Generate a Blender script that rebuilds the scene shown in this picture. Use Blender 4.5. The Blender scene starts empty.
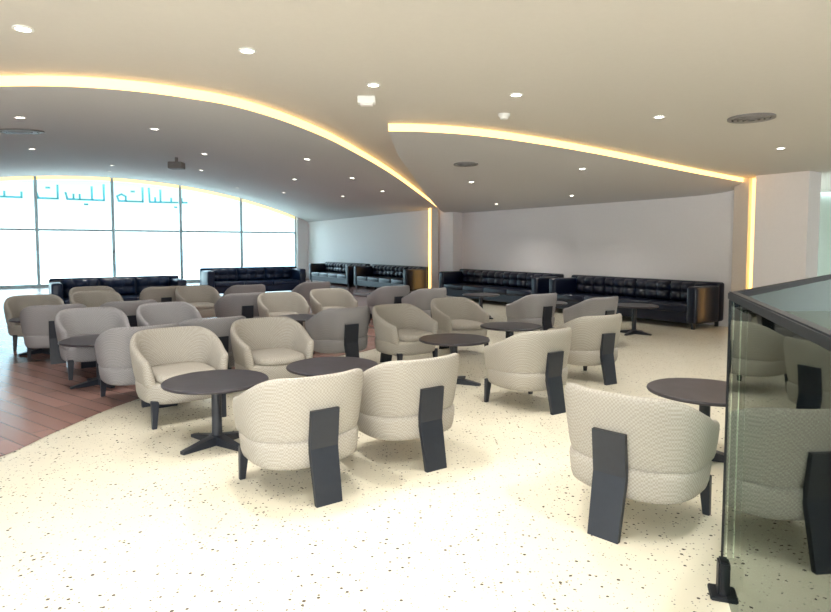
import bpy, bmesh, math, random
from mathutils import Vector, Matrix
from mathutils.geometry import tessellate_polygon
from mathutils.bvhtree import BVHTree
random.seed(4)
SC = bpy.context.scene
COL = SC.collection
SC.view_settings.view_transform = 'Standard'
SC.view_settings.look = 'None'
SC.view_settings.exposure = 0.5

# ------------------------------------------------------------ materials
def newmat(name):
    m = bpy.data.materials.new(name); m.use_nodes = True
    nt = m.node_tree
    return m, nt, nt.nodes['Principled BSDF']
def simple(name, col, rough=0.5, metal=0.0, noise=0.06, scale=30, spec=0.5, bump=0.0):
    m, nt, b = newmat(name)
    tc = nt.nodes.new('ShaderNodeTexCoord')
    n = nt.nodes.new('ShaderNodeTexNoise'); n.inputs['Scale'].default_value = scale
    nt.links.new(tc.outputs['Object'], n.inputs['Vector'])
    r = nt.nodes.new('ShaderNodeValToRGB')
    r.color_ramp.elements[0].position = .3; r.color_ramp.elements[1].position = .7
    r.color_ramp.elements[0].color = [max(0, c*(1-noise)) for c in col]+[1]
    r.color_ramp.elements[1].color = [min(1, c*(1+noise)) for c in col]+[1]
    nt.links.new(n.outputs['Fac'], r.inputs['Fac'])
    nt.links.new(r.outputs['Color'], b.inputs['Base Color'])
    b.inputs['Roughness'].default_value = rough
    b.inputs['Metallic'].default_value = metal
    b.inputs['Specular IOR Level'].default_value = spec
    if bump:
        bp = nt.nodes.new('ShaderNodeBump'); bp.inputs['Strength'].default_value = bump
        nt.links.new(n.outputs['Fac'], bp.inputs['Height']); nt.links.new(bp.outputs['Normal'], b.inputs['Normal'])
    return m
def emis(name, col, s):
    m, nt, b = newmat(name)
    b.inputs['Base Color'].default_value = (*col, 1)
    b.inputs['Emission Color'].default_value = (*col, 1)
    b.inputs['Emission Strength'].default_value = s
    return m
def fabric(name, c1, c2):
    m, nt, b = newmat(name)
    tc = nt.nodes.new('ShaderNodeTexCoord')
    ch = nt.nodes.new('ShaderNodeTexChecker'); ch.inputs['Scale'].default_value = 90
    ch.inputs['Color1'].default_value = (*c1, 1); ch.inputs['Color2'].default_value = (*c2, 1)
    nt.links.new(tc.outputs['Object'], ch.inputs['Vector'])
    n = nt.nodes.new('ShaderNodeTexNoise'); n.inputs['Scale'].default_value = 120
    nt.links.new(tc.outputs['Object'], n.inputs['Vector'])
    mx = nt.nodes.new('ShaderNodeMix'); mx.data_type = 'RGBA'; mx.blend_type = 'MULTIPLY'
    mx.inputs['Factor'].default_value = .15
    nt.links.new(ch.outputs['Color'], mx.inputs['A']); nt.links.new(n.outputs['Fac'], mx.inputs['B'])
    nt.links.new(mx.outputs['Result'], b.inputs['Base Color'])
    b.inputs['Roughness'].default_value = .9
    b.inputs['Specular IOR Level'].default_value = .15
    return m
M_CREAM = fabric('cream_houndstooth', (.455, .425, .375), (.36, .335, .295))
M_GREY = fabric('grey_houndstooth', (.34, .33, .335), (.28, .27, .28))
M_LEG = simple('dark_stained_metal', (.016, .020, .030), .4)
M_TABLE = simple('dark_table_top', (.032, .028, .035), .38, scale=8, noise=.25)
M_LEATHER = simple('black_leather', (.003, .006, .020), .28, scale=60, bump=.08)
M_NAVY = simple('navy_leather', (.006, .02, .06), .3, scale=60, bump=.08)
M_CEIL = simple('ceiling_paint', (.60, .565, .525), .8, noise=.01)
M_BAY = simple('bay_ceiling_paint', (.58, .57, .58), .8, noise=.01)
M_WALL = simple('wall_paint', (.86, .82, .82), .75, noise=.01)
M_PANEL = simple('pilaster_panel', (.66, .59, .52), .6, noise=.02)
M_GREENWALL = simple('side_wall', (.34, .38, .32), .7, noise=.02)
M_WHITE = simple('white_plastic', (.8, .8, .78), .5, noise=.01)
M_FRAME = simple('window_frame_aluminium', (.62, .82, .88), .4, noise=.02)
M_APRON = simple('concrete_apron', (.20, .25, .265), .9, scale=.1)
M_LED = emis('warm_led_strip', (1, .60, .19), 2.2)
M_LAMP = emis('lamp_lens', (1, .95, .86), 14)
M_RAIL = simple('dark_handrail', (.012, .014, .018), .45, spec=.25)
M_TEAL = simple('teal_letters', (.08, .34, .38), .5)
M_VENT = simple('vent_metal', (.20, .19, .19), .5)

def terrazzo():
    m, nt, b = newmat('cream_terrazzo')
    tc = nt.nodes.new('ShaderNodeTexCoord')
    prev = None
    base = nt.nodes.new('ShaderNodeTexNoise'); base.inputs['Scale'].default_value = 3
    nt.links.new(tc.outputs['Object'], base.inputs['Vector'])
    rr = nt.nodes.new('ShaderNodeValToRGB')
    rr.color_ramp.elements[0].color = (.70, .655, .525, 1); rr.color_ramp.elements[1].color = (.76, .715, .585, 1)
    nt.links.new(base.outputs['Fac'], rr.inputs['Fac'])
    prev = rr.outputs['Color']
    for sc, thr, pwv, col in ((34, .30, 2.3, (.10, .085, .075)), (60, .30, 2.0, (.24, .22, .20)), (23, .16, 2.3, (.16, .14, .12))):
        v = nt.nodes.new('ShaderNodeTexVoronoi'); v.inputs['Scale'].default_value = sc
        nt.links.new(tc.outputs['Object'], v.inputs['Vector'])
        sep = nt.nodes.new('ShaderNodeSeparateColor'); nt.links.new(v.outputs['Color'], sep.inputs['Color'])
        pw = nt.nodes.new('ShaderNodeMath'); pw.operation = 'POWER'; pw.inputs[1].default_value = pwv
        nt.links.new(sep.outputs['Red'], pw.inputs[0])
        mul = nt.nodes.new('ShaderNodeMath'); mul.operation = 'MULTIPLY'; mul.inputs[1].default_value = thr
        nt.links.new(pw.outputs[0], mul.inputs[0])
        lt = nt.nodes.new('ShaderNodeMath'); lt.operation = 'LESS_THAN'
        nt.links.new(v.outputs['Distance'], lt.inputs[0]); nt.links.new(mul.outputs[0], lt.inputs[1])
        mx = nt.nodes.new('ShaderNodeMix'); mx.data_type = 'RGBA'
        nt.links.new(lt.outputs[0], mx.inputs['Factor']); nt.links.new(prev, mx.inputs['A'])
        mx.inputs['B'].default_value = (*col, 1)
        prev = mx.outputs['Result']
    nt.links.new(prev, b.inputs['Base Color'])
    b.inputs['Roughness'].default_value = .22
    return m
def wood():
    m, nt, b = newmat('reddish_wood_planks')
    tc = nt.nodes.new('ShaderNodeTexCoord')
    mp = nt.nodes.new('ShaderNodeMapping'); mp.inputs['Rotation'].default_value = (0, 0, math.radians(35))
    nt.links.new(tc.outputs['Object'], mp.inputs['Vector'])
    br = nt.nodes.new('ShaderNodeTexBrick')
    br.inputs['Scale'].default_value = 1; br.inputs['Brick Width'].default_value = 1.3; br.inputs['Row Height'].default_value = .16
    br.inputs['Mortar Size'].default_value = .004
    br.inputs['Color1'].default_value = (.27, .15, .125, 1); br.inputs['Color2'].default_value = (.35, .20, .17, 1)
    br.inputs['Mortar'].default_value = (.13, .07, .055, 1)
    nt.links.new(mp.outputs['Vector'], br.inputs['Vector'])
    nt.links.new(br.outputs['Color'], b.inputs['Base Color'])
    b.inputs['Roughness'].default_value = .24
    b.inputs['Specular IOR Level'].default_value = .9
    return m
M_TERR = terrazzo(); M_WOOD = wood()
def glassmat(name, tint, refl):
    m, nt, b = newmat(name)
    out = nt.nodes['Material Output']
    tr = nt.nodes.new('ShaderNodeBsdfTransparent'); tr.inputs['Color'].default_value = (*tint, 1)
    gl = nt.nodes.new('ShaderNodeBsdfGlossy'); gl.inputs['Roughness'].default_value = .02
    gl.inputs['Color'].default_value = (.9, 1, .95, 1)
    fr = nt.nodes.new('ShaderNodeFresnel'); fr.inputs['IOR'].default_value = refl
    mx = nt.nodes.new('ShaderNodeMixShader')
    nt.links.new(fr.outputs[0], mx.inputs[0]); nt.links.new(tr.outputs[0], mx.inputs[1]); nt.links.new(gl.outputs[0], mx.inputs[2])
    nt.links.new(mx.outputs[0], out.inputs['Surface'])
    return m
M_RGLASS = glassmat('railing_glass', (.91, .97, .93), 1.6)
M_WGLASS = glassmat('window_glass', (.90, .98, 1), 1.3)

# ------------------------------------------------------------ helpers
def mkobj(name, bm, mat, parent=None, smooth=False, loc=None, rotz=None, norm=True):
    if norm: bmesh.ops.recalc_face_normals(bm, faces=bm.faces[:])
    me = bpy.data.meshes.new(name); bm.to_mesh(me); bm.free()
    me.materials.append(mat)
    if smooth:
        for p in me.polygons: p.use_smooth = True
    o = bpy.data.objects.new(name, me); COL.objects.link(o)
    if parent: o.parent = parent
    if loc: o.location = loc
    if rotz is not None: o.rotation_euler = (0, 0, rotz)
    return o
def empty(name, loc=(0, 0, 0), rotz=0):
    o = bpy.data.objects.new(name, None); o.empty_display_size = .1
    COL.objects.link(o); o.location = loc; o.rotation_euler = (0, 0, rotz); return o
def tag(o, label, cat, group=None):
    o['label'] = label; o['category'] = cat
    if group: o['group'] = group
def struct(o): o['kind'] = 'structure'; return o
def box_bm(x0, x1, y0, y1, z0, z1, bev=0, seg=2, bm=None):
    b = bmesh.new()
    bmesh.ops.create_cube(b, size=1)
    for v in b.verts:
        v.co = Vector(((x0+x1)/2+v.co.x*(x1-x0), (y0+y1)/2+v.co.y*(y1-y0), (z0+z1)/2+v.co.z*(z1-z0)))
    if bev: bmesh.ops.bevel(b, geom=b.edges[:], offset=bev, segments=seg, profile=.5, affect='EDGES')
    return b
def sgnpow(v, e): return math.copysign(abs(v)**e, v)
def ringslab(rings, n=48, ex=2.8, cy=0):
    b = bmesh.new(); R = []
    for z, ax, ay in rings:
        row = []
        for i in range(n):
            t = 2*math.pi*i/n
            row.append(b.verts.new((ax*sgnpow(math.cos(t), 2/ex), cy+ay*sgnpow(math.sin(t), 2/ex), z)))
        R.append(row)
    for a, c in zip(R[:-1], R[1:]):
        for i in range(n): b.faces.new((a[i], a[(i+1) % n], c[(i+1) % n], c[i]))
    b.faces.new(R[0]); b.faces.new(R[-1])
    return b
def polybm(pts, z):
    b = bmesh.new()
    vs = [b.verts.new((p[0], p[1], z)) for p in pts]
    for t in tessellate_polygon([[Vector((p[0], p[1], 0)) for p in pts]]):
        b.faces.new([vs[i] for i in t])
    return b
def sheet(rows):
    b = bmesh.new()
    V = [[b.verts.new(p) for p in r] for r in rows]
    for i in range(len(V)-1):
        for j in range(len(V[0])-1):
            b.faces.new((V[i][j], V[i][j+1], V[i+1][j+1], V[i+1][j]))
    return b
def prism(a, c, w, z0, z1):
    a = Vector(a); c = Vector(c); d = (c-a).normalized(); n = Vector((-d.y, d.x))*w
    b = bmesh.new()
    P = [a, c, c+n, a+n]
    lo = [b.verts.new((p.x, p.y, z0)) for p in P]; hi = [b.verts.new((p.x, p.y, z1)) for p in P]
    b.faces.new(lo); b.faces.new(hi)
    for i in range(4): b.faces.new((lo[i], lo[(i+1) % 4], hi[(i+1) % 4], hi[i]))
    return b
def catmull(pts, per=8):
    out = []
    P = [Vector(p) for p in pts]
    for i in range(len(P)-1):
        p0 = P[max(i-1, 0)]; p1 = P[i]; p2 = P[i+1]; p3 = P[min(i+2, len(P)-1)]
        for k in range(per):
            t = k/per
            out.append(.5*((2*p1)+(-p0+p2)*t+(2*p0-5*p1+4*p2-p3)*t*t+(-p0+3*p1-3*p2+p3)*t**3))
    out.append(P[-1]); return out

# ------------------------------------------------------------ plan of the room
E = Vector((-.56, .83)).normalized()      # along back wall, away
NR = Vector((-.83, -.56)).normalized()    # from back wall into the room
W0 = Vector((6.0, 10.6))
def W(s, off=0): return W0+E*s+NR*off
CORNER = W(19.5)
def WIN(w, off=0): return CORNER+NR*w-E*off
ZC = 2.68; DROP = .072
def zwin(w): return 2.5+1.48*max(0, 1-((w-8)/8)**2)**.9

# floor
o = mkobj('floor', polybm([(-22, -6), (14, -6), (14, 32), (-22, 32)], 0), M_TERR); struct(o)
wf = catmull([(-4.9, 1.8), (-3.7, 3.1), (-3.0, 4.0), (-2.88, 4.8), (-2.75, 5.6), (-2.3, 6.8), (-1.5, 7.7), (-.7, 8.4), (-.1, 10), (.4, 13), (.7, 17.4)])
wp = [tuple(p) for p in wf]+[tuple(W(10.2)), tuple(CORNER), tuple(WIN(16)), (-12, 4), (-8, 1.8)]
o = mkobj('floor_timber', polybm(wp, .004), M_WOOD); struct(o)

# main ceiling
PE = tuple(W(8.9, -.12))
arc1 = catmull([(-10.2, 6.1), (-7.5, 5.1), (-5.2, 4.55), (-3.7, 4.32), (-2.87, 4.27), (-2.45, 4.28), (-2.09, 4.38), (-1.75, 4.59), (-1.41, 4.95), (-1.08, 5.75), (-.76, 7.12), (-.26, 10.33), (.66, 18.0)])
arc2 = catmull([(-.265, 5.93), (.141, 5.98), (.648, 6.18), (1.22, 6.57), (1.91, 7.13), (2.76, 7.9), (3.87, 8.95), (5.24, 10.2), (6.1, 10.95)])
lef2 = catmull([(-.265, 5.93), (-.19, 7.4), (-.01, 9.4), (.31, 13.1), (.78, 17.4), PE])
poly = [tuple(p) for p in arc1]+[tuple(p) for p in reversed(lef2)][:-1]+[tuple(p) for p in arc2]+[(7.6, 14.2), (12, 12.2), (12, -3), (-5.7, -3), (-5.7, -.6)]
o = mkobj('ceiling', polybm(poly, ZC), M_CEIL); struct(o); CEILS = [o]
A = arc1; n = len(A); J = 24
rows = []
for j in range(J+1):
    t = j/J; r = []
    for i in range(n):
        w = 16*(1-i/(n-1)); B = WIN(w, .0)
        a3 = Vector((A[i].x, A[i].y, ZC-DROP)); b3 = Vector((B.x, B.y, zwin(w)))
        r.append(a3.lerp(b3, t))
    q = W(9.0, -.1).lerp(W(19.5, -.1), t)
    r.append(Vector((q.x, q.y, r[-1].z)))
    rows.append(r)
o = mkobj('ceiling_vault', sheet(rows), M_BAY, smooth=True); struct(o); CEILS.append(o)
n2 = len(arc2); rows = []
L = lef2
for j in range(J+1):
    t = j/J; r = []
    A0 = Vector((arc2[0].x, arc2[0].y)); B0 = W(8.9, -.12)
    li = t*(len(L)-1); k = int(min(li, len(L)-2)); lp = L[k].lerp(L[k+1], li-k)
    dl = lp-A0.lerp(B0, t)
    for i in range(n2):
        u = i/(n2-1)
        B = W(8.9*(1-u), -.12)
        p = Vector((arc2[i].x, arc2[i].y)).lerp(B, t)+dl*(1-u)**3
        z = (ZC-DROP)*(1-t)+2.42*t
        r.append(Vector((p.x, p.y, z)))
    rows.append(r)
o = mkobj('ceiling_bay', sheet(rows), M_BAY, smooth=True); struct(o); CEILS.append(o)
def band(pts, z0, z1, name, mat=M_LED):
    o = mkobj(name, sheet([[Vector((p[0], p[1], z1)) for p in pts], [Vector((p[0], p[1], z0)) for p in pts]]), mat, norm=False)
    struct(o); return o
band(arc1, ZC-DROP, ZC, 'trim_1'); band(arc2, ZC-DROP, ZC, 'trim_2')
# side fascia of the bay follows the sloping bay ceiling
nL = len(lef2)
o = mkobj('trim_3', sheet([[Vector((p.x, p.y, ZC)) for p in lef2], [Vector((p.x, p.y, (ZC-DROP)*(1-i/(nL-1))+2.42*i/(nL-1))) for i, p in enumerate(lef2)]]), M_CEIL, norm=False); struct(o)
aw = [16*(1-i/40) for i in range(41)]
o = mkobj('trim_4', sheet([[Vector((*WIN(w, .12), zwin(w)+.02)) for w in aw], [Vector((*WIN(w, .12), zwin(w)-.13)) for w in aw]]), M_LED, norm=False); struct(o)

# walls
o = mkobj('wall_back', prism(W(-.9), W(19.6), -.2, 0, 2.75), M_WALL); struct(o)
o = mkobj('wall_left', prism(WIN(16), WIN(16)-E*22, -.2, 0, 4), M_WALL); struct(o)
o = mkobj('wall_right', prism((6.4, 14.6), (13, 12.2), .2, 0, 3), M_GREENWALL); struct(o)
o = mkobj('wall_rear', prism((-6.2, -3.2), (12.2, -3.2), -.2, 0, 2.8), M_WALL); struct(o)
o = mkobj('wall_side', prism((12.1, -3.2), (12.1, 12.6), -.2, 0, 2.8), M_WALL); struct(o)
rows = [[Vector((*WIN(w, .02), zwin(w)-.02)) for w in aw], [Vector((*WIN(w, .02), 5.2)) for w in aw]]
o = mkobj('wall_front', sheet(rows), M_WALL); struct(o)
def alongbox(s0, s1, p0, p1, z0, z1, name, mat):
    b = bmesh.new()
    P = [W(s0, p0), W(s1, p0), W(s1, p1), W(s0, p1)]
    lo = [b.verts.new((p.x, p.y, z0)) for p in P]; hi = [b.verts.new((p.x, p.y, z1)) for p in P]
    b.faces.new(lo); b.faces.new(hi)
    for i in range(4): b.faces.new((lo[i], lo[(i+1) % 4], hi[(i+1) % 4], hi[i]))
    return struct(mkobj(name, b, mat))
alongbox(-.95, -.12, -.1, .32, 0, ZC, 'wall_pilaster', M_WALL)
alongbox(.08, .34, 0, .14, 0, ZC-.01, 'trim_5', M_PANEL)
alongbox(-.12, .08, 0, .04, 0, ZC-.02, 'trim_6', M_LED)
alongbox(8.3, 8.95, 0, .34, 0, ZC, 'wall_column', M_WALL)
alongbox(8.95, 9.3, 0, .40, 0, ZC, 'trim_7', M_PANEL)
alongbox(9.3, 9.40, 0, .42, 0, ZC-.04, 'trim_8', M_LED)
alongbox(19.2, 19.5, 0, .5, 0, 2.7, 'trim_9', M_WALL)
# windows
mull = [0.5, 2.9, 5.3, 7.7, 10.1, 12.5, 14.9]
for i in range(len(mull)-1):
    a, c = mull[i], mull[i+1]
    root = empty('window_%d' % (i+1), (*WIN((a+c)/2, .1), 0)); struct(root)
    inv = Vector(root.location)
    def wbox(w0, w1, z0, z1, nm, mat, th=.09, off=.1, ztop=None):
        b = bmesh.new()
        P = [(w0, off-th/2), (w1, off-th/2), (w1, off+th/2), (w0, off+th/2)]
        lo = [b.verts.new(Vector((*WIN(*p), z0))-inv) for p in P]
        hi = [b.verts.new(Vector((*WIN(*p), ztop(p[0]) if ztop else z1))-inv) for p in P]
        b.faces.new(lo); b.faces.new(hi)
        for k in range(4): b.faces.new((lo[k], lo[(k+1) % 4], hi[(k+1) % 4], hi[k]))
        return mkobj(nm, b, mat, root)
    wbox(a-.05, a+.05, 0, 0, 'mullion', M_FRAME, ztop=zwin)
    wbox(a+.05, c-.05, .0, .12, 'sill', M_FRAME)
    wbox(a+.05, c-.05, 2.0, 2.07, 'transom', M_FRAME)
    wbox(a+.05, c-.05, .12, 0, 'glass_pane', M_WGLASS, th=.02, ztop=lambda w: zwin(w))
o = mkobj('floor_apron', polybm([(-300, 27), (150, 27), (250, 500), (-400, 500), (-400, -200), (-24, -200)], -4), M_APRON); struct(o)
# sign lettering fixed outside the window (seen from behind)
def stroke(bm, pts, w=.07, th=.04):
    for (w0, z0), (w1, z1) in zip(pts[:-1], pts[1:]):
        z0 += .06; z1 += .06
        d = Vector((w1-w0, z1-z0)); l = d.length
        if l < 1e-4: continue
        d /= l; nn = Vector((-d.y, d.x))*w/2; e = d*w*.35
        q = [(w0-e.x+nn.x, z0-e.y+nn.y), (w1+e.x+nn.x, z1+e.y+nn.y), (w1+e.x-nn.x, z1+e.y-nn.y), (w0-e.x-nn.x, z0-e.y-nn.y)]
        lo = [bm.verts.new((*WIN(p[0], -.5), p[1])) for p in q]; hi = [bm.verts.new((*WIN(p[0], -.5-th), p[1])) for p in q]
        bm.faces.new(lo); bm.faces.new(hi)
        for k in range(4): bm.faces.new((lo[k], lo[(k+1) % 4], hi[(k+1) % 4], hi[k]))
letters = [
 [[(4.9, 3.15), (6.3, 3.12), (6.32, 3.65)], [(5.9, 3.12), (5.9, 3.6)], [(5.5, 3.12), (5.5, 3.3)], [(5.1, 3.14), (5.1, 3.3)], [(5.3, 2.95), (5.38, 2.95)], [(6.1, 3.12), (6.1, 3.3)]],
 [[(6.55, 3.65), (6.55, 3.12), (7.4, 3.12), (7.45, 3.3), (7.3, 3.38), (7.15, 3.3), (7.15, 3.12)], [(6.85, 3.5), (6.95, 3.5)]],
 [[(7.9, 3.7), (7.9, 3.12), (9.1, 3.12), (9.15, 3.35)], [(8.3, 3.12), (8.3, 3.6)], [(8.7, 3.12), (8.7, 3.3)], [(8.45, 2.95), (8.55, 2.95)], [(8.9, 3.12), (8.9, 3.3)]],
 [[(9.4, 3.6), (9.4, 3.12), (10.0, 3.12), (10.05, 3.3)], [(9.65, 3.5), (9.75, 3.5)]],
 [[(10.5, 3.3), (10.5, 3.12), (11.5, 3.12), (11.5, 3.5)], [(11.0, 3.12), (11.0, 3.3)]],
]
for g in letters:
    bm = bmesh.new()
    for s in g: stroke(bm, s)
    o = mkobj('sign_lettering', bm, M_TEAL)
    tag(o, 'teal mirrored Arabic lettering outside the arched window', 'sign', 'sign letters outside the window')

# ------------------------------------------------------------ chairs
def chair_path():
    half = []
    S = 22; q = .935
    ts = [0, .008, .02, .035, .055, .08]+[.08+(1-.08)*k/S for k in range(1, S+1)]
    for t in ts:
        if t < .32:
            k = t/.32; x = .318+.017*k; y = .235-.255*k
        else:
            a = (t-.32)/.68*math.pi/2
            x = .335*max(0, math.cos(a))**(2/2.6); y = -.02-.285*math.sin(a)**(2/2.6)
        half.append((t, Vector((x*q, y*(q if y < 0 else 1)))))
    return [(t, p, 1) for t, p in half]+[(t, Vector((-p.x, p.y)), -1) for t, p in reversed(half[:-1])]
def smooth(a, b, x):
    x = min(1, max(0, (x-a)/(b-a))); return x*x*(3-2*x)
def chair_shell():
    P = chair_path(); N = len(P); M = 20
    b = bmesh.new(); R = []
    for i, (t, p, sg) in enumerate(P):
        p0 = P[max(i-1, 0)][1]; p1 = P[min(i+1, N-1)][1]
        d = (p1-p0).normalized(); nrm = Vector((d.y, -d.x))
        if nrm.dot(p-Vector((0, .1))) < 0: nrm = -nrm
        zt = .575+.195*smooth(.02, .75, t); zb = .335
        k = 1 if t >= .08 else math.sqrt(max(0, 1-(1-t/.08)**2))
        k = max(k, .05)
        hk = .80+.20*k
        zc = (zt+zb)/2; hh = (zt-zb)/2*hk; zc -= (1-hk)*.1
        th = .044*k
        row = []
        for j in range(M):
            a = 2*math.pi*j/M
            uu = sgnpow(math.cos(a), .75); ww = sgnpow(math.sin(a), .45)
            z = zc+hh*ww
            lean = (z-.335)/.42*(.070+.01*smooth(.5, 1, t))
            off = th*uu*(1-.15*ww)+lean
            row.append(b.verts.new((p.x+nrm.x*off, p.y+nrm.y*off, z)))
        R.append(row)
    for a, c in zip(R[:-1], R[1:]):
        for j in range(M): b.faces.new((a[j], a[(j+1) % M], c[(j+1) % M], c[j]))
    b.faces.new(R[0]); b.faces.new(R[-1])
    return b
def chair_leg(sx):
    b = bmesh.new()
    x, y = .285*sx, .235
    top = [(x-.032, y-.025), (x+.032, y-.025), (x+.032, y+.025), (x-.032, y+.025)]
    dx = .012*sx; s = .62
    bot = [(x+dx+(px-x)*s, y+.012+(py-y)*s) for px, py in top]
    lo = [b.verts.new((*p, 0)) for p in bot]; hi = [b.verts.new((*p, .235)) for p in top]
    b.faces.new(lo); b.faces.new(hi)
    for k in range(4): b.faces.new((lo[k], lo[(k+1) % 4], hi[(k+1) % 4], hi[k]))
    bmesh.ops.bevel(b, geom=b.edges[:], offset=.004, segments=1, affect='EDGES')
    return b
def chair_support():
    prof = [(-.398, .565), (-.374, .33), (-.44, 0)]
    th = .028
    inner = [(-.398+th, .565), (-.374+th*1.2, .325), (-.44+th*1.1, 0)]
    b = bmesh.new(); wv = [.092, .092, .085]
    loop = [(y, z, w) for (y, z), w in zip(prof, wv)]+[(y, z, w) for (y, z), w in zip(reversed(inner), reversed(wv))]
    l = [b.verts.new((-w, y, z)) for y, z, w in loop]; r = [b.verts.new((w, y, z)) for y, z, w in loop]
    b.faces.new((l[0], l[1], l[4], l[5])); b.faces.new((l[1], l[2], l[3], l[4]))
    b.faces.new((r[0], r[1], r[4], r[5])); b.faces.new((r[1], r[2], r[3], r[4]))
    for k in range(6): b.faces.new((l[k], l[(k+1) % 6], r[(k+1) % 6], r[k]))
    return b
def build_chair(mat):
    ps = []
    ps.append(mkobj('backrest', chair_shell(), mat, smooth=True))
    ps.append(mkobj('seat_base', ringslab([(.200, .29, .28), (.202, .325, .31), (.215, .342, .328), (.25, .352, .338), (.33, .360, .345), (.36, .358, .343), (.374, .345, .333), (.378, .30, .29)], cy=-.005), mat, smooth=True))
    ps.append(mkobj('seat', ringslab([(.372, .22, .26), (.376, .25, .305), (.39, .262, .318), (.42, .262, .318), (.44, .25, .305), (.452, .215, .265), (.456, .11, .13)], ex=3.4, cy=.03), mat, smooth=True))
    for sx in (1, -1): ps.append(mkobj('leg', chair_leg(sx), M_LEG))
    o = mkobj('rear_support', chair_support(), M_LEG); o['label'] = 'broad bent dark slab serving as rear leg'
    ps.append(o)
    return ps
def place(kind_name, parts, x, y, ang, label, cat, group, first, sc=1):
    root = empty(kind_name, (x, y, 0.0), ang); root.scale = (sc, sc, sc)
    tag(root, label, cat, group)
    for p in parts:
        q = p if first else p.copy()
        if not first: COL.objects.link(q)
        q.parent = root
    return root
CH = {'c': None, 'g': None}
LBL = {'c': 'cream tub chair with dark slab rear leg', 'g': 'grey tub chair with dark slab rear leg'}
chairs = [
 (-.74, 3.74, 125, 'c', 'on terrazzo'), (-.10, 4.27, 125, 'c', 'on terrazzo'),
 (1.25, 3.29, 46, 'c', 'by glass railing'),
 (-2.05, 5.18, -52, 'c', 'on terrazzo'), (-1.42, 5.92, -55, 'c', 'on terrazzo'),
 (1.05, 5.62, 123, 'c', 'on terrazzo'), (1.9, 6.75, 120, 'c', 'on terrazzo'),
 (-.12, 7.35, -50, 'c', 'on terrazzo'), (.62, 8.3, -60, 'c', 'on terrazzo'),
 (-.98, 7.5, 125, 'g', 'on timber floor'), (-2.25, 6.5, 125, 'g', 'on timber floor'),
 (-3.12, 7.6, -52, 'g', 'on timber floor'), (-2.72, 5.85, 128, 'g', 'on timber floor'),
 (-3.75, 6.95, -52, 'g', 'on timber floor'), (-4.75, 7.85, 125, 'g', 'on timber floor'),
 (-5.6, 8.8, -52, 'c', 'on timber floor'), (-4.05, 8.4, 125, 'g', 'on timber floor'),
 (-5.1, 9.6, -52, 'c', 'on timber floor'), (-2.05, 9.3, -60, 'c', 'on timber floor'),
 (-1.38, 10.1, -60, 'c', 'on timber floor'), (-2.85, 9.7, 125, 'g', 'on timber floor'),
 (.15, 10.8, 125, 'g', 'by round table'), (-.52, 11.4, 125, 'g', 'by round table'),
 (1.85, 9.6, 125, 'g', 'near sofas'), (2.62, 9.0, 125, 'g', 'near sofas'),
 (-4.75, 11.2, 125, 'c', 'near sofa'), (-3.35, 11.7, 125, 'g', 'near sofa'),
 (-3.95, 10.9, -52, 'c', 'near sofa'), (-2.2, 12.6, 125, 'g', 'near sofas'), (-5.75, 10.7, -52, 'c', 'near sofa'),
]
for x, y, a, k, extra in chairs:
    first = CH[k] is None
    if first: CH[k] = build_chair(M_CREAM if k == 'c' else M_GREY)
    place('tub_chair', CH[k], x, y, math.radians(a-90), LBL[k]+' '+extra, 'chair', 'lounge tub chairs', first, .97)

# ------------------------------------------------------------ tables
def build_table():
    ps = []
    R = .385
    ps.append(mkobj('tabletop', ringslab([(.466, R-.012, R-.012), (.469, R-.004, R-.004), (.478, R, R), (.486, R-.003, R-.003), (.490, R-.01, R-.01)], n=64, ex=2), M_TABLE, smooth=False))
    ps.append(mkobj('pedestal', ringslab([(.05, .05, .05), (.07, .038, .038), (.43, .036, .036), (.45, .09, .09), (.467, .1, .1)], n=24, ex=2), M_LEG, smooth=False))
    for q in range(4):
        b = bmesh.new(); a = math.pi/4+q*math.pi/2
        def pt(r, w, z):
            return (r*math.cos(a)-w*math.sin(a), r*math.sin(a)+w*math.cos(a), z)
        lo = [b.verts.new(pt(*p)) for p in ((.0, -.04, 0.0), (.30, -.022, 0), (.30, .022, 0), (.0, .04, 0))]
        hi = [b.verts.new(pt(*p)) for p in ((.0, -.04, .075), (.30, -.022, .022), (.30, .022, .022), (.0, .04, .075))]
        b.faces.new(lo); b.faces.new(hi)
        for k in range(4): b.faces.new((lo[k], lo[(k+1) % 4], hi[(k+1) % 4], hi[k]))
        ps.append(mkobj('foot', b, M_LEG))
    return ps
TB = None
for x, y, a in [(-1.5, 4.46, 10), (-.7, 5.02, 30), (.42, 6.45, 20), (1.2, 7.5, 0), (2.03, 4.15, 15), (-3.4, 6.4, 5), (-2.65, 7.1, 25), (-1.62, 8.4, 0),
                (-5.2, 8.3, 10), (-4.6, 9.05, 0), (3.7, 10.1, 0), (1.35, 12.3, 0), (-.9, 12.3, 0), (2.3, 10.6, 20)]:
    first = TB is None
    if first: TB = build_table()
    place('round_table', TB, x, y, math.radians(a), 'low round dark brown table on a four-foot pedestal', 'table', 'round lounge tables', first)

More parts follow.
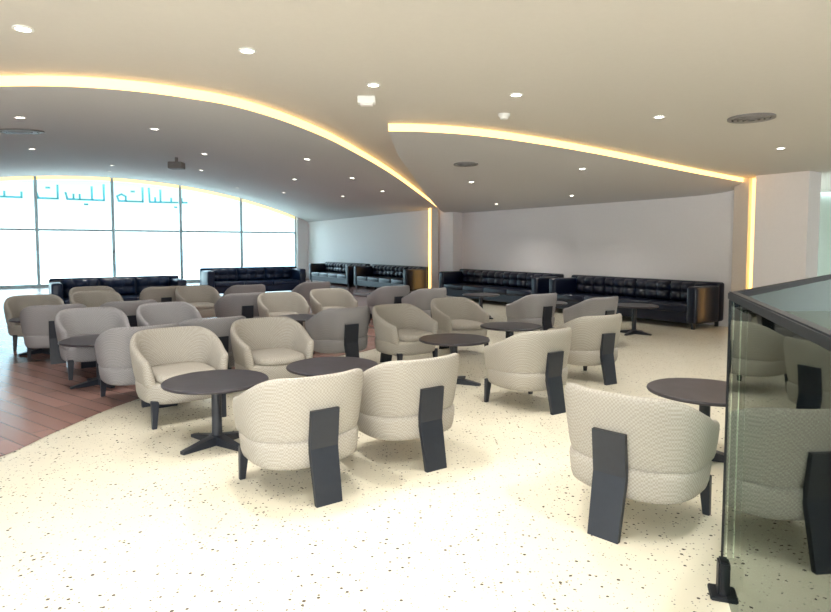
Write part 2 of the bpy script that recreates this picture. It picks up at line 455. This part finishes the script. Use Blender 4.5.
# ------------------------------------------------------------ sofas
def tufted(x0, x1, z0, z1, kx, kz, ybase, depth, mapf):
    nx, nz = kx*8, kz*8; rows = []
    for j in range(nz+1):
        r = []
        for i in range(nx+1):
            u, v = i/nx, j/nz
            edge = (min(1, 5*min(u, 1-u)*kx/2)*min(1, 5*min(v, 1-v)*kz/2))
            pil = (abs(math.sin(math.pi*kx*u))**.45)*(abs(math.sin(math.pi*kz*v))**.45)
            h = depth*(.55*math.sqrt(max(0, edge))+.45*pil)
            r.append(Vector(mapf(x0+(x1-x0)*u, z0+(z1-z0)*v, ybase+h)))
        rows.append(r)
    return sheet(rows)
def sofa(cx, cy, ang, L, ncush, label, mat=M_LEATHER):
    root = empty('leather_sofa', (cx, cy, 0), ang); tag(root, label, 'sofa', 'dark leather sofas')
    h = L/2; aw = .2; D = .46; H = .82
    mkobj('sofa_base', box_bm(-h+.02, h-.02, -D+.02, D-.03, .10, .30, .02), mat, root)
    mkobj('backrest', box_bm(-h, h, -D, -D+.20, .10, H, .045, 3), mat, root, smooth=True)
    for s in (-1, 1):
        x0, x1 = (s*h, s*(h-aw)) if s < 0 else (s*(h-aw), s*h)
        mkobj('armrest', box_bm(x0, x1, -D+.17, D, .10, H-.06, .045, 3), mat, root, smooth=True)
        for y in (-D+.08, D-.08):
            mkobj('leg', box_bm(s*(h-.1)-.025, s*(h-.1)+.025, y-.025, y+.025, 0, .11), M_LEG, root)
    w = (L-2*aw)/ncush
    for i in range(ncush):
        a = -h+aw+w*i+.005; c = a+w-.01
        mkobj('seat_cushion', box_bm(a, c, -D+.20, D-.01, .28, .43, .04, 3), mat, root, smooth=True)
        mkobj('back_cushion', tufted(a, c, .42, H-.02, 3, 2, -D+.19, .13, lambda x, z, y: (x, y, z)), mat, root, smooth=True)
    return root
angS = math.atan2(NR.y, NR.x)-math.pi/2
def wall_sofa(s0, s1, nc, lab):
    c = W((s0+s1)/2, .50); sofa(c.x, c.y, angS, s1-s0, nc, lab)
wall_sofa(.5, 4.0, 4, 'long black tufted leather sofa against the wall beside the pilaster')
wall_sofa(4.35, 8.15, 4, 'long black tufted leather sofa against the wall by the column')
wall_sofa(9.8, 13.2, 4, 'black tufted leather sofa against the wall past the column')
wall_sofa(13.6, 17.0, 4, 'black tufted leather sofa against the far wall')
angW = math.atan2(-E.y, -E.x)-math.pi/2
sofa(-4.9, 18.2, angW, 3.0, 3, 'navy leather sofa in front of the arched windows', M_NAVY)
sofa(-6.2, 12.55, angW, 2.5, 3, 'navy leather sofa standing on the timber floor', M_NAVY)

# ------------------------------------------------------------ glass railing
def seg_box(p, q, w, z0, z1, z0b=None, z1b=None, bev=.0):
    p = Vector(p); q = Vector(q); d = (q-p).normalized(); nn = Vector((-d.y, d.x))*w/2
    z0b = z0 if z0b is None else z0b; z1b = z1 if z1b is None else z1b
    b = bmesh.new()
    P = [(p-nn, z0, z1), (q-nn, z0b, z1b), (q+nn, z0b, z1b), (p+nn, z0, z1)]
    lo = [b.verts.new((a.x, a.y, u)) for a, u, _ in P]; hi = [b.verts.new((a.x, a.y, v)) for a, _, v in P]
    b.faces.new(lo); b.faces.new(hi)
    for k in range(4): b.faces.new((lo[k], lo[(k+1) % 4], hi[(k+1) % 4], hi[k]))
    if bev: bmesh.ops.bevel(b, geom=b.edges[:], offset=bev, segments=2, affect='EDGES')
    return b
R0 = Vector((1.335, 2.52)); R1 = Vector((.865, 1.15)); R2 = Vector((4.3, 5.6))
root = empty('glass_railing', (R0.x, R0.y, 0)); tag(root, 'green-tinted glass railing with dark handrail and black floor clamps', 'railing')
inv = Vector((R0.x, R0.y))
def rel(p): return Vector(p)-inv
mkobj('glass_panel', seg_box(rel(R0), rel(R1), .014, .05, 1.275), M_RGLASS, root)
mkobj('glass_panel', seg_box(rel(R0+Vector((.03, .03))), rel(R2), .014, .05, 1.275), M_RGLASS, root)
mkobj('handrail', seg_box(rel(R0), rel(R1), .036, 1.27, 1.305, bev=.005), M_RAIL, root)
mkobj('handrail', seg_box(rel(R0), rel(R2), .03, 1.272, 1.302, bev=.005), M_RAIL, root)
d2 = (R2-R0).normalized(); d1 = (R1-R0).normalized()
for c, d in ((R0+d1*.04, d1), (R0+d2*.75, d2), (R0+d2*2.2, d2), (R0+d1*.95, d1)):
    mkobj('floor_clamp', seg_box(rel(c-d*.035), rel(c+d*.035), .06, .0, .16, bev=.008), M_RAIL, root)
    mkobj('clamp_foot', seg_box(rel(c-d*.055), rel(c+d*.055), .12, .0, .02, bev=.004), M_RAIL, root)
mkobj('glass_edge', seg_box(rel(R0+Vector((-.01, 0))), rel(R0+Vector((.002, 0.002))), .012, .05, 1.27), M_RAIL, root)
pn = Vector((d2.y, -d2.x))*.14
o = mkobj('trim_10', seg_box(R0+pn+d2*.05, R2+pn, .14, 0, .05, bev=.006), M_WHITE); struct(o)

# ------------------------------------------------------------ ceiling fittings
bpy.context.view_layer.update()
trees = []
for c in CEILS:
    me = c.data
    trees.append(BVHTree.FromPolygons([v.co.copy() for v in me.vertices], [tuple(p.vertices) for p in me.polygons]))
def ceil_z(x, y):
    best = None
    for t in trees:
        h = t.ray_cast(Vector((x, y, 1.0)), Vector((0, 0, 1)))
        if h[0] is not None and (best is None or h[0].z < best[0]): best = (h[0].z, h[1])
    return best if best else (ZC, Vector((0, 0, 1)))
def ring(r0, r1, z0, z1, n=32):
    b = bmesh.new(); V = []
    for r, z in ((r0, z0), (r1, z0), (r1*1.0, z1), (r0, z1)):
        V.append([b.verts.new((r*math.cos(2*math.pi*i/n), r*math.sin(2*math.pi*i/n), z)) for i in range(n)])
    for k in range(4):
        a, c = V[k], V[(k+1) % 4]
        for i in range(n): b.faces.new((a[i], a[(i+1) % n], c[(i+1) % n], c[i]))
    return b
DL = None
near = [(-2.14, 3.35), (-1.02, 3.72), (-.31, 4.5), (.79, 4.79), (2.24, 5.6), (4.45, 7.4), (0.0, 2.2), (1.6, 2.6), (-1.5, 1.6), (3.3, 3.6), (5.5, 5.5), (.3, .3), (2.6, .6)]
bay2 = [(.91, 9.85), (2.34, 8.5), (3.1, 12.0), (1.9, 14.2)]
bay1 = [(-2.83, 6.6), (-3.8, 5.85), (-1.5, 8.4), (-1.1, 10.5), (-.7, 12.8), (-3.2, 9.2), (-2.4, 12.0), (-1.8, 15), (-4.6, 13), (-3.6, 16.5), (-6, 9.5), (-7, 14), (-5.3, 18), (-8.6, 17)]
for grp, pts in (('n', near), ('b', bay2), ('v', bay1)):
    for x, y in pts:
        z, nrm = ceil_z(x, y)
        root = empty('downlight', (x, y, z)); tag(root, 'small round recessed ceiling downlight, lit warm white', 'downlight', 'recessed ceiling downlights')
        if nrm.z < 0: nrm = -nrm
        root.rotation_mode = 'QUATERNION'; root.rotation_quaternion = Vector((0, 0, 1)).rotation_difference(nrm)
        if DL is None:
            DL = [mkobj('trim_ring', ring(.038, .052, -.008, .002), M_WHITE), mkobj('lamp_lens', ringslab([(-.004, .038, .038), (.0, .038, .038)], n=24, ex=2), M_LAMP)]
            ps = DL
        else:
            ps = [p.copy() for p in DL]
            for p in ps: COL.objects.link(p)
        for p in ps: p.parent = root
        ld = bpy.data.lights.new('spot', 'SPOT'); ld.energy = {'n': 78, 'b': 62, 'v': 62}[grp]; ld.spot_size = math.radians(130); ld.spot_blend = .9
        ld.shadow_soft_size = .05; ld.color = (1, .96, .89)
        lo = bpy.data.objects.new('bulb', ld); COL.objects.link(lo); lo.location = (x, y, z-.03)
def vent(x, y, r):
    z, nrm = ceil_z(x, y)
    if nrm.z < 0: nrm = -nrm
    root = empty('air_vent', (x, y, z)); tag(root, 'round louvred ceiling air diffuser', 'air vent', 'ceiling air diffusers')
    root.rotation_mode = 'QUATERNION'; root.rotation_quaternion = Vector((0, 0, 1)).rotation_difference(nrm)
    for k in range(4):
        mkobj('louvre_ring', ring(r*(.16+.22*k), r*(.30+.22*k) if k < 3 else r, -.018-.004*(3-k), .0), M_VENT, root)
vent(3.11, 5.64, .2); vent(.66, 7.95, .16); vent(-4.55, 7.0, .24)
z, _ = ceil_z(.72, 5.45)
o = mkobj('smoke_detector', ringslab([(-.05, .02, .02), (-.045, .035, .035), (-.025, .045, .045), (-.015, .055, .055), (0, .055, .055)], n=24, ex=2), M_WHITE, loc=(.80, 5.5, z)); tag(o, 'small white domed smoke detector on the ceiling', 'smoke detector')
z, _ = ceil_z(-.39, 4.86)
root = empty('emergency_light', (-.39, 4.86, z)); tag(root, 'small white boxy emergency light fixed under the ceiling', 'emergency light')
mkobj('housing', box_bm(-.07, .07, -.04, .04, -.06, 0, .008), M_WHITE, root)
mkobj('lens', box_bm(-.05, .05, -.03, .03, -.072, -.058, .004), M_WALL, root)
z, _ = ceil_z(-4.1, 10.4)
root = empty('ceiling_projector', (-4.1, 10.4, z)); tag(root, 'grey box unit hanging from a short rod under the vault', 'projector')
mkobj('housing', box_bm(-.12, .12, -.1, .1, -.2, -.08, .02), M_VENT, root)
mkobj('rod', box_bm(-.02, .02, -.02, .02, -.09, .03), M_VENT, root)

# ------------------------------------------------------------ light
w = bpy.data.worlds.new('World'); SC.world = w; w.use_nodes = True
nt = w.node_tree; bg = nt.nodes['Background']
tc = nt.nodes.new('ShaderNodeTexCoord'); sp = nt.nodes.new('ShaderNodeSeparateXYZ'); nt.links.new(tc.outputs['Generated'], sp.inputs[0])
rp = nt.nodes.new('ShaderNodeValToRGB')
rp.color_ramp.elements[0].position = 0; rp.color_ramp.elements[0].color = (.24, .26, .26, 1)
rp.color_ramp.elements[1].position = .32; rp.color_ramp.elements[1].color = (.70, .87, 1, 1)
e = rp.color_ramp.elements.new(.055); e.color = (.13, .15, .155, 1)
e = rp.color_ramp.elements.new(.11); e.color = (.075, .125, .14, 1)
nt.links.new(sp.outputs['Z'], rp.inputs[0]); nt.links.new(rp.outputs[0], bg.inputs[0]); bg.inputs[1].default_value = 9
ld = bpy.data.lights.new('rear_fill', 'AREA'); ld.shape = 'RECTANGLE'; ld.size = 8; ld.size_y = 2.2; ld.energy = 230; ld.color = (1, .99, .96)
lo = bpy.data.objects.new('rear_fill', ld); COL.objects.link(lo); lo.location = (0, -2.9, 1.4)  # added fill lamp behind the camera, in front of the closed rear wall
lo.rotation_euler = (math.radians(88), 0, 0)

cam = bpy.data.cameras.new('camera'); co = bpy.data.objects.new('camera', cam); COL.objects.link(co)
cam.sensor_width = 36; cam.lens = 26.0; cam.clip_end = 1000
cam.shift_y = -.0292
co.location = (0, 0, 1.5); co.rotation_euler = (math.radians(90-3.5), 0, 0)
SC.camera = co
